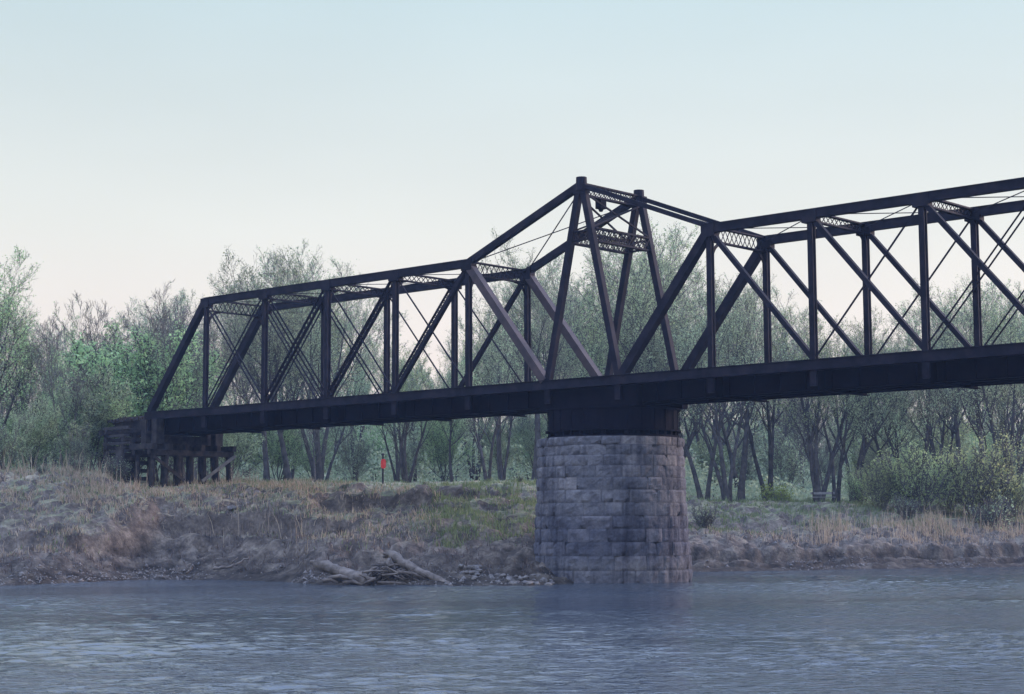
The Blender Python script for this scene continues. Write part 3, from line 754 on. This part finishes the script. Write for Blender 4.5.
def d_reed(u, d, t, px, py):
    a = sm((px - 770) / 60) * sm((t - 4.5) / 2) * sm((14 - t) / 4)
    b = (px > 200) * (px < 330) * sm((t - 5) / 2) * sm((12 - t) / 3) * .15
    c = (px < 260) * sm((t - 19) / 4) * sm((34 - t) / 6) * .4
    return np.maximum(np.maximum(a, b), c)
grass('dry_grass', 'grass_tan', 85000, d_tan, .15, .45, .05, .8, 'matted tan dry grass on the river bank')
grass('green_grass', 'grass_green', 80000, d_green, .12, .45, .05, .7, 'patchy fresh green grass on the bank and lawn')
grass('brown_weeds', 'grass_brown', 30000, d_brown, .12, .42, .05, .9, 'flattened brown weeds along the lower bank')
grass('dry_reeds', 'grass_tan', 17000, d_reed, .6, 1.7, .035, .4, 'thin upright dry stalks along the bank')

def undergrowth():
    g = np.random.default_rng(77); n = 170000
    px = g.uniform(-60, 1100, n * 2); d = g.uniform(168, 275, n * 2); u = px_u(px, d)
    hmax = np.clip(3.6 + 6 * fbm(u * .13, d * .13, 3), .8, 8.0) * (1 + .7 * sm((d - 185) / 60)); h = hmax * g.random(n * 2) ** .8
    k = g.random(n * 2) < np.clip(.55 + 1.2 * fbm(u * .35 + 9, d * .35, 3), .12, 1); u, d, h = u[k][:n], d[k][:n], h[k][:n]; m = len(u)
    X, Y = uv_xy(u, d); c = np.stack([X, Y, gz(u, d) + h], -1)
    a = g.normal(size=(m, 3)); a /= np.linalg.norm(a, axis=1)[:, None]; b = np.cross(a, g.normal(size=(m, 3))); b /= np.linalg.norm(b, axis=1)[:, None]
    sz = g.uniform(.10, .21, (m, 1)); a *= sz; b *= sz * .7
    V = np.stack([c - a, c + b, c + a, c - b], 1).reshape(-1, 3)
    o = link(bpy.data.objects.new('undergrowth', np_mesh('undergrowth', V, np.arange(4 * m).reshape(-1, 4), M['leaf_pale']))); tag(o, 'pale green leafy undergrowth deep in the wood', 'undergrowth', kind='stuff')
undergrowth()

# ------------------------------------------------------------------ driftwood
def at(px, d, dz=0):
    u = px_u(px, d); x, y = uv_xy(u, d); return Vector((x, y, max(float(gz(u, d)), 0) + dz))
def at_z(px, py, d):
    u = px_u(px, d); x, y = uv_xy(u, d); return Vector((x, y, CAM[2] + (529 - py) / FPX * d))
def log(name, pts, r0, r1, mat, label, stubs=(), n=10, group=None, cat='log', seed=1):
    rr = random.Random(seed); P0, P1 = pts[0], pts[-1]
    o = empty(name, tuple(P0.lerp(P1, .5)), label, cat, group)
    k = 14; line = []; rad = []
    for i in range(k):
        f = i / (k - 1); q = f * (len(pts) - 1); a = min(int(q), len(pts) - 2); p = pts[a].lerp(pts[a + 1], q - a)
        line.append(p + Vector((rr.gauss(0, .035), rr.gauss(0, .035), rr.gauss(0, .035)))); rad.append((r0 + (r1 - r0) * f) * rr.uniform(.88, 1.12))
    MB().tube(line, rad, n).build('trunk', M[mat], o, True)
    for f, dv, L, r in stubs:
        p = P0.lerp(P1, f); dv = Vector(dv).normalized()
        MB().tube([p, p + dv * L * .5, p + dv * L], [r, r * .8, r * .45], 7).build('stub', M[mat], o, True)
    return o
rt3 = Vector((RX[0], RX[1], 0)); fw3 = Vector((FX[0], FX[1], 0)); up3 = Vector((0, 0, 1))
log('driftwood_log', [at_z(316, 561, 94.0), at_z(340, 570, 93.0), at_z(369, 580, 91.8)], .30, .34, 'driftwood', 'thick pale driftwood log with a broken root stub, left one of the two big logs', [(.16, up3 - rt3 * .1, .75, .17), (.05, -rt3 + up3 * .2, .5, .2), (.3, -up3 + rt3 * .3, .5, .12)], seed=2)
log('driftwood_log', [at_z(389, 553, 93.5), at_z(412, 567, 92.3), at_z(452, 585, 91.0)], .27, .2, 'driftwood', 'long pale driftwood log sloping down to the water right of the stick heap', [(.02, up3 + rt3 * .2, .5, .14), (.08, -rt3 + up3 * .3, .65, .13), (.0, -rt3 - up3 * .4, .4, .16)], seed=3)
log('driftwood_branch', [at_z(213, 567, 98.6), at_z(232, 564, 98.9), at_z(250, 556, 99.3)], .10, .06, 'driftwood', 'lone pale branch lying on the mud left of the driftwood heap', [(.5, rt3 + up3, .5, .04)], 7, cat='branch', seed=4)
log('driftwood_branch', [at_z(188, 571, 98.0), at_z(193, 563, 98.3)], .07, .04, 'driftwood', 'short pale branch stub poking up from the mud at left', [(.4, -rt3 + up3, .5, .035)], 7, cat='branch', seed=5)
rr = random.Random(8)
for i in range(85):
    px = rr.triangular(356, 430, 388); d = 91.4 + rr.uniform(0, 2.0); base = at_z(px, 583 - rr.uniform(0, 24) * max(.1, 1 - abs(px - 385) / 42), d)
    a = rr.uniform(0, 6.28); el = rr.gauss(.25, .45); L = rr.uniform(.6, 2.0)
    dv = (rt3 * math.cos(a) + fw3 * math.sin(a) * .5) * math.cos(el) + up3 * math.sin(el)
    p0 = base - dv * L / 2; p1 = base + dv * L / 2
    for q in (p0, p1): q.z = max(q.z, .02)
    pts = [p0, p0.lerp(p1, .5) + Vector((rr.gauss(0, .06), rr.gauss(0, .06), abs(rr.gauss(0, .06)))), p1]; r = rr.uniform(.025, .095)
    b = MB().tube(pts, [r, r * .85, r * .5], 6); o = b.build('driftwood_stick', M['driftwood' if rr.random() < .65 else 'dark_driftwood'], None, True)
    tag(o, 'pale weathered stick tangled in the heap between the two big logs', 'stick', 'sticks in the driftwood heap')
for px, py, L in ((340, 573, 1.3), (352, 578, 1.0), (330, 576, .8)):
    c = at_z(px, py + 3, 91.6); p0, p1 = c - rt3 * L * .5, c + rt3 * L * .5 - up3 * .12
    tag(MB().tube([p0, c + up3 * .08, p1], [.09, .11, .06], 7).build('driftwood_stick', M['driftwood'], None, True), 'short bleached stick lying under the thick left log', 'stick', 'sticks under the left log')

# rocks
def rock(px, d, s, label, group, seed):
    g = np.random.default_rng(seed); p = at(px, d); import bmesh
    bm = bmesh.new(); bmesh.ops.create_icosphere(bm, subdivisions=2, radius=1)
    sc = Vector((g.uniform(.8, 1.4), g.uniform(.7, 1.1), g.uniform(.5, .85))) * s; o3 = g.uniform(0, 50, 2)
    for v in bm.verts:
        k = 1 + .55 * float(fbm(v.co.x * 1.4 + o3[0], v.co.y * 1.4 + v.co.z * 1.1 + o3[1], 3)); v.co = Vector((v.co.x * sc.x, v.co.y * sc.y, v.co.z * sc.z)) * k
    me = bpy.data.meshes.new('rock'); bm.to_mesh(me); bm.free(); me.materials.append(M['rock'])
    o = link(bpy.data.objects.new('rock', me)); o.location = p + Vector((0, 0, s * .15)); o.rotation_euler = (0, 0, g.uniform(0, 6.28)); tag(o, label, 'rock', group)
for i in range(26): rock(rr.uniform(460, 492), 91.2 + rr.uniform(0, 3.6), rr.uniform(.10, .26), 'pale rock in the loose heap between the driftwood and the pier', 'pale rocks by the driftwood', i)
for i in range(40): rock(rr.uniform(488, 552), 90.4 + rr.uniform(0, 2.6), rr.uniform(.08, .22), 'dark wet rock at the water line before the pier foot', 'rocks at the left foot of the pier', 100 + i)
for i in range(12): rock(rr.uniform(218, 262), 113 + rr.uniform(0, 3.5), rr.uniform(.15, .34), 'pale rubble rock on the bank below the pile bents', 'rubble rocks below the pile bents', 200 + i)

def shingle():
    g = np.random.default_rng(9); n = 9000; u = g.uniform(-36, 44, n); d = shore(u) + g.gamma(1.6, 1.5, n) - .2
    k = g.random(n) < np.clip(.25 + 2.5 * fbm(u * .25 + 60, d * .25, 2), .05, 1); u, d = u[k], d[k]; n = len(u)
    X, Y = uv_xy(u, d); k = np.hypot(X, Y - W / 2) > 4.5; X, Y, u, d = X[k], Y[k], u[k], d[k]; n = len(u)
    c = np.stack([X, Y, gz(u, d)], -1)[:, None, :]; s = (g.uniform(.02, .09, (n, 1, 1)) * (1 + 1.2 * (g.random((n, 1, 1)) < .07)))
    o8 = np.array([[1, 0, 0], [0, 1, 0], [-1, 0, 0], [0, -1, 0], [0, 0, .8], [0, 0, -.6]])[None] * s * g.uniform(.6, 1.4, (n, 6, 1))
    t8 = np.array([[0, 1, 4], [1, 2, 4], [2, 3, 4], [3, 0, 4], [1, 0, 5], [2, 1, 5], [3, 2, 5], [0, 3, 5]])
    o = link(bpy.data.objects.new('gravel', np_mesh('gravel', (c + o8).reshape(-1, 3), (np.arange(n)[:, None, None] * 6 + t8[None]).reshape(-1, 3), M['rock']))); tag(o, 'scattered small stones on the muddy shore', 'gravel', kind='stuff')
shingle()

# bench at the foot of the leaning trunks
c = at(823, 144.5); t = empty('bench', tuple(c), 'low pale plank bench in front of the leaning trunks right of the pier', 'bench')
for k in (-.12, .12): MB().bar(c - rt3 * 1.0 + fw3 * k + up3 * .45, c + rt3 * 1.0 + fw3 * k + up3 * .45, .2, .06).build('seat_plank', GT, t)
MB().bar(c - rt3 * 1.0 + fw3 * .3 + up3 * .78, c + rt3 * 1.0 + fw3 * .3 + up3 * .78, .05, .2).build('backrest', GT, t)
for k in (-.8, .8):
    MB().bar(c + rt3 * k + fw3 * .27 - up3 * .05, c + rt3 * k + fw3 * .27 + up3 * .88, .07, .07, (0, 1, 0)).build('leg', OT, t)
    MB().bar(c + rt3 * k - fw3 * .18 - up3 * .05, c + rt3 * k - fw3 * .18 + up3 * .418, .07, .07, (0, 1, 0)).build('leg', OT, t)

# ------------------------------------------------------------------ red marker on the bank
c = at(382, 124.0); zc = CAM[2] + (529 - 463.5) / FPX * 124.0
t = empty('marker_post', tuple(c), 'small red marker board on a dark post at the bank edge under the left span', 'marker')
lv = (rt3 * .92 + fw3 * .38).normalized(); bk = Vector((-lv.y, lv.x, 0))
MB().tube([c - up3 * .4, Vector((c.x, c.y, zc + .62))], [.075, .065], 9).build('post', OT, t)
MB().tube([Vector((c.x, c.y, zc + .621)), Vector((c.x, c.y, zc + .70)), Vector((c.x, c.y, zc + .75))], [.13, .12, .03], 9).build('cap', OT, t)
b = MB(); P0 = Vector((c.x, c.y, zc)) - bk * .11; n = 20; vs = []
for k in (-.012, .012):
    for i in range(n):
        a = 2 * math.pi * i / n; ca, sa = math.cos(a), math.sin(a)
        vs.append(P0 + bk * k + lv * (.19 * math.copysign(abs(ca) ** .6, ca)) + up3 * (.34 * math.copysign(abs(sa) ** .6, sa)))
b.add(vs, [tuple(range(n)), tuple(range(2 * n - 1, n - 1, -1))] + [(i, i + n, (i + 1) % n + n, (i + 1) % n) for i in range(n)])
b.build('board', M['red_paint'], t)

# ------------------------------------------------------------------ haze
b = MB(); c = []
for z in (-4.5, 48.0):
    for u, d in ((-1600, -1300), (1600, -1300), (1600, 1600), (-1600, 1600)):
        x, y = uv_xy(u, d); c.append((x, y, z))
b.add(c, [(3, 2, 1, 0), (4, 5, 6, 7), (0, 1, 5, 4), (1, 2, 6, 5), (2, 3, 7, 6), (3, 0, 4, 7)])
t = NT('haze'); vol = t.n('ShaderNodeVolumePrincipled'); vol.inputs['Color'].default_value = (.42, .62, 1.0, 1); vol.inputs['Density'].default_value = .00028
vol.inputs['Anisotropy'].default_value = .2
t.l(vol.outputs[0], t.out.inputs['Volume'])
HZ = b.build('haze', t.m); tag(HZ, 'thin blue haze in the air', 'haze', kind='stuff')

# ------------------------------------------------------------------ sky and sun
sun_d = (np.array([*RX, 0]) * .90 + np.array([*FX, 0]) * .43); sun_el = R(19)
az = math.atan2(sun_d[1], sun_d[0])
sv = Vector((math.cos(az) * math.cos(sun_el), math.sin(az) * math.cos(sun_el), math.sin(sun_el)))
sl = bpy.data.lights.new('sun', 'SUN'); sl.energy = 2.2; sl.angle = R(12); sl.color = (1, .78, .74)
so = link(bpy.data.objects.new('sun', sl)); so.rotation_euler = (-sv).to_track_quat('-Z', 'Y').to_euler()
w = bpy.data.worlds.new('World'); scene.world = w; w.use_nodes = True; nt = w.node_tree; nt.nodes.clear()
out = nt.nodes.new('ShaderNodeOutputWorld')
sky = nt.nodes.new('ShaderNodeTexSky'); sky.sky_type = 'NISHITA'; sky.sun_disc = False; sky.sun_elevation = sun_el; sky.sun_rotation = math.pi / 2 - az
sky.air_density = 1.2; sky.dust_density = 2.0; sky.ozone_density = 2.0
b1 = nt.nodes.new('ShaderNodeBackground'); nt.links.new(sky.outputs[0], b1.inputs[0]); b1.inputs[1].default_value = .05
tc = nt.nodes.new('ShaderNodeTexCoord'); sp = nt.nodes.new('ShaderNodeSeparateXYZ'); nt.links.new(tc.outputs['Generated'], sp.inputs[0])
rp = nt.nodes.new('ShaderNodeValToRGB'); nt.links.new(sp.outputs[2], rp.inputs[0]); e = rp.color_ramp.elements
stops = [(0, (.83, .67, .60)), (.08, (.84, .72, .635)), (.17, (.68, .68, .625)), (.30, (.49, .60, .62)), (.52, (.95, 1.22, 1.85)), (1, (1.15, 1.5, 2.5))]  # top stops, above the view, raised bright blue as added fill light
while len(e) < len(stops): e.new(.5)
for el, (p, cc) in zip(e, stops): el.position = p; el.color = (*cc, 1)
nz = nt.nodes.new('ShaderNodeTexNoise'); nz.inputs['Scale'].default_value = 2.2; nz.inputs['Detail'].default_value = 3
mpw = nt.nodes.new('ShaderNodeMapping'); mpw.inputs['Scale'].default_value = (1, 1, 3.5); nt.links.new(tc.outputs['Generated'], mpw.inputs[0]); nt.links.new(mpw.outputs[0], nz.inputs['Vector'])
mr = nt.nodes.new('ShaderNodeMapRange'); mr.inputs[1].default_value = .3; mr.inputs[2].default_value = .7; mr.inputs[3].default_value = .95; mr.inputs[4].default_value = 1.05; nt.links.new(nz.outputs[0], mr.inputs[0])
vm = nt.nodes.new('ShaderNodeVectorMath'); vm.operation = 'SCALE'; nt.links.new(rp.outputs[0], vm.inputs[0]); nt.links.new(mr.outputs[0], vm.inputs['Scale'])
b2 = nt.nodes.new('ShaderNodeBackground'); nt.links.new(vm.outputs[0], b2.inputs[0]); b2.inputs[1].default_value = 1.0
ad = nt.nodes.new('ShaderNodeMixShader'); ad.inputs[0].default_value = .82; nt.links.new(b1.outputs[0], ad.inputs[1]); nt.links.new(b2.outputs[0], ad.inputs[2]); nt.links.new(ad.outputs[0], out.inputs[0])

# ------------------------------------------------------------------ camera
cd = bpy.data.cameras.new('camera'); cd.sensor_width = 36; cd.lens = FPX / 1024 * 36; cd.shift_y = -10 / 1024; cd.clip_start = .5; cd.clip_end = 6000
co = link(bpy.data.objects.new('camera', cd)); scene.camera = co
r = Vector((math.cos(YAW), math.sin(YAW), 0)); f = Vector((-math.sin(YAW) * math.cos(PITCH), math.cos(YAW) * math.cos(PITCH), math.sin(PITCH))); u = r.cross(f)
r2 = r * math.cos(ROLL) + u * math.sin(ROLL); u2 = u * math.cos(ROLL) - r * math.sin(ROLL)
m = Matrix((r2, u2, -f)).transposed().to_4x4(); m.translation = Vector(CAM); co.matrix_world = m
vs = scene.view_settings; vs.view_transform = 'Standard'; vs.look = 'None'; vs.exposure = .58; vs.gamma = 1; vs.use_curve_mapping = False
scene.render.engine = 'CYCLES'
scene.cycles.max_bounces = 6; scene.cycles.transparent_max_bounces = 8; scene.cycles.volume_bounces = 0
for o in scene.objects:
    if 'org' in o: del o['org']
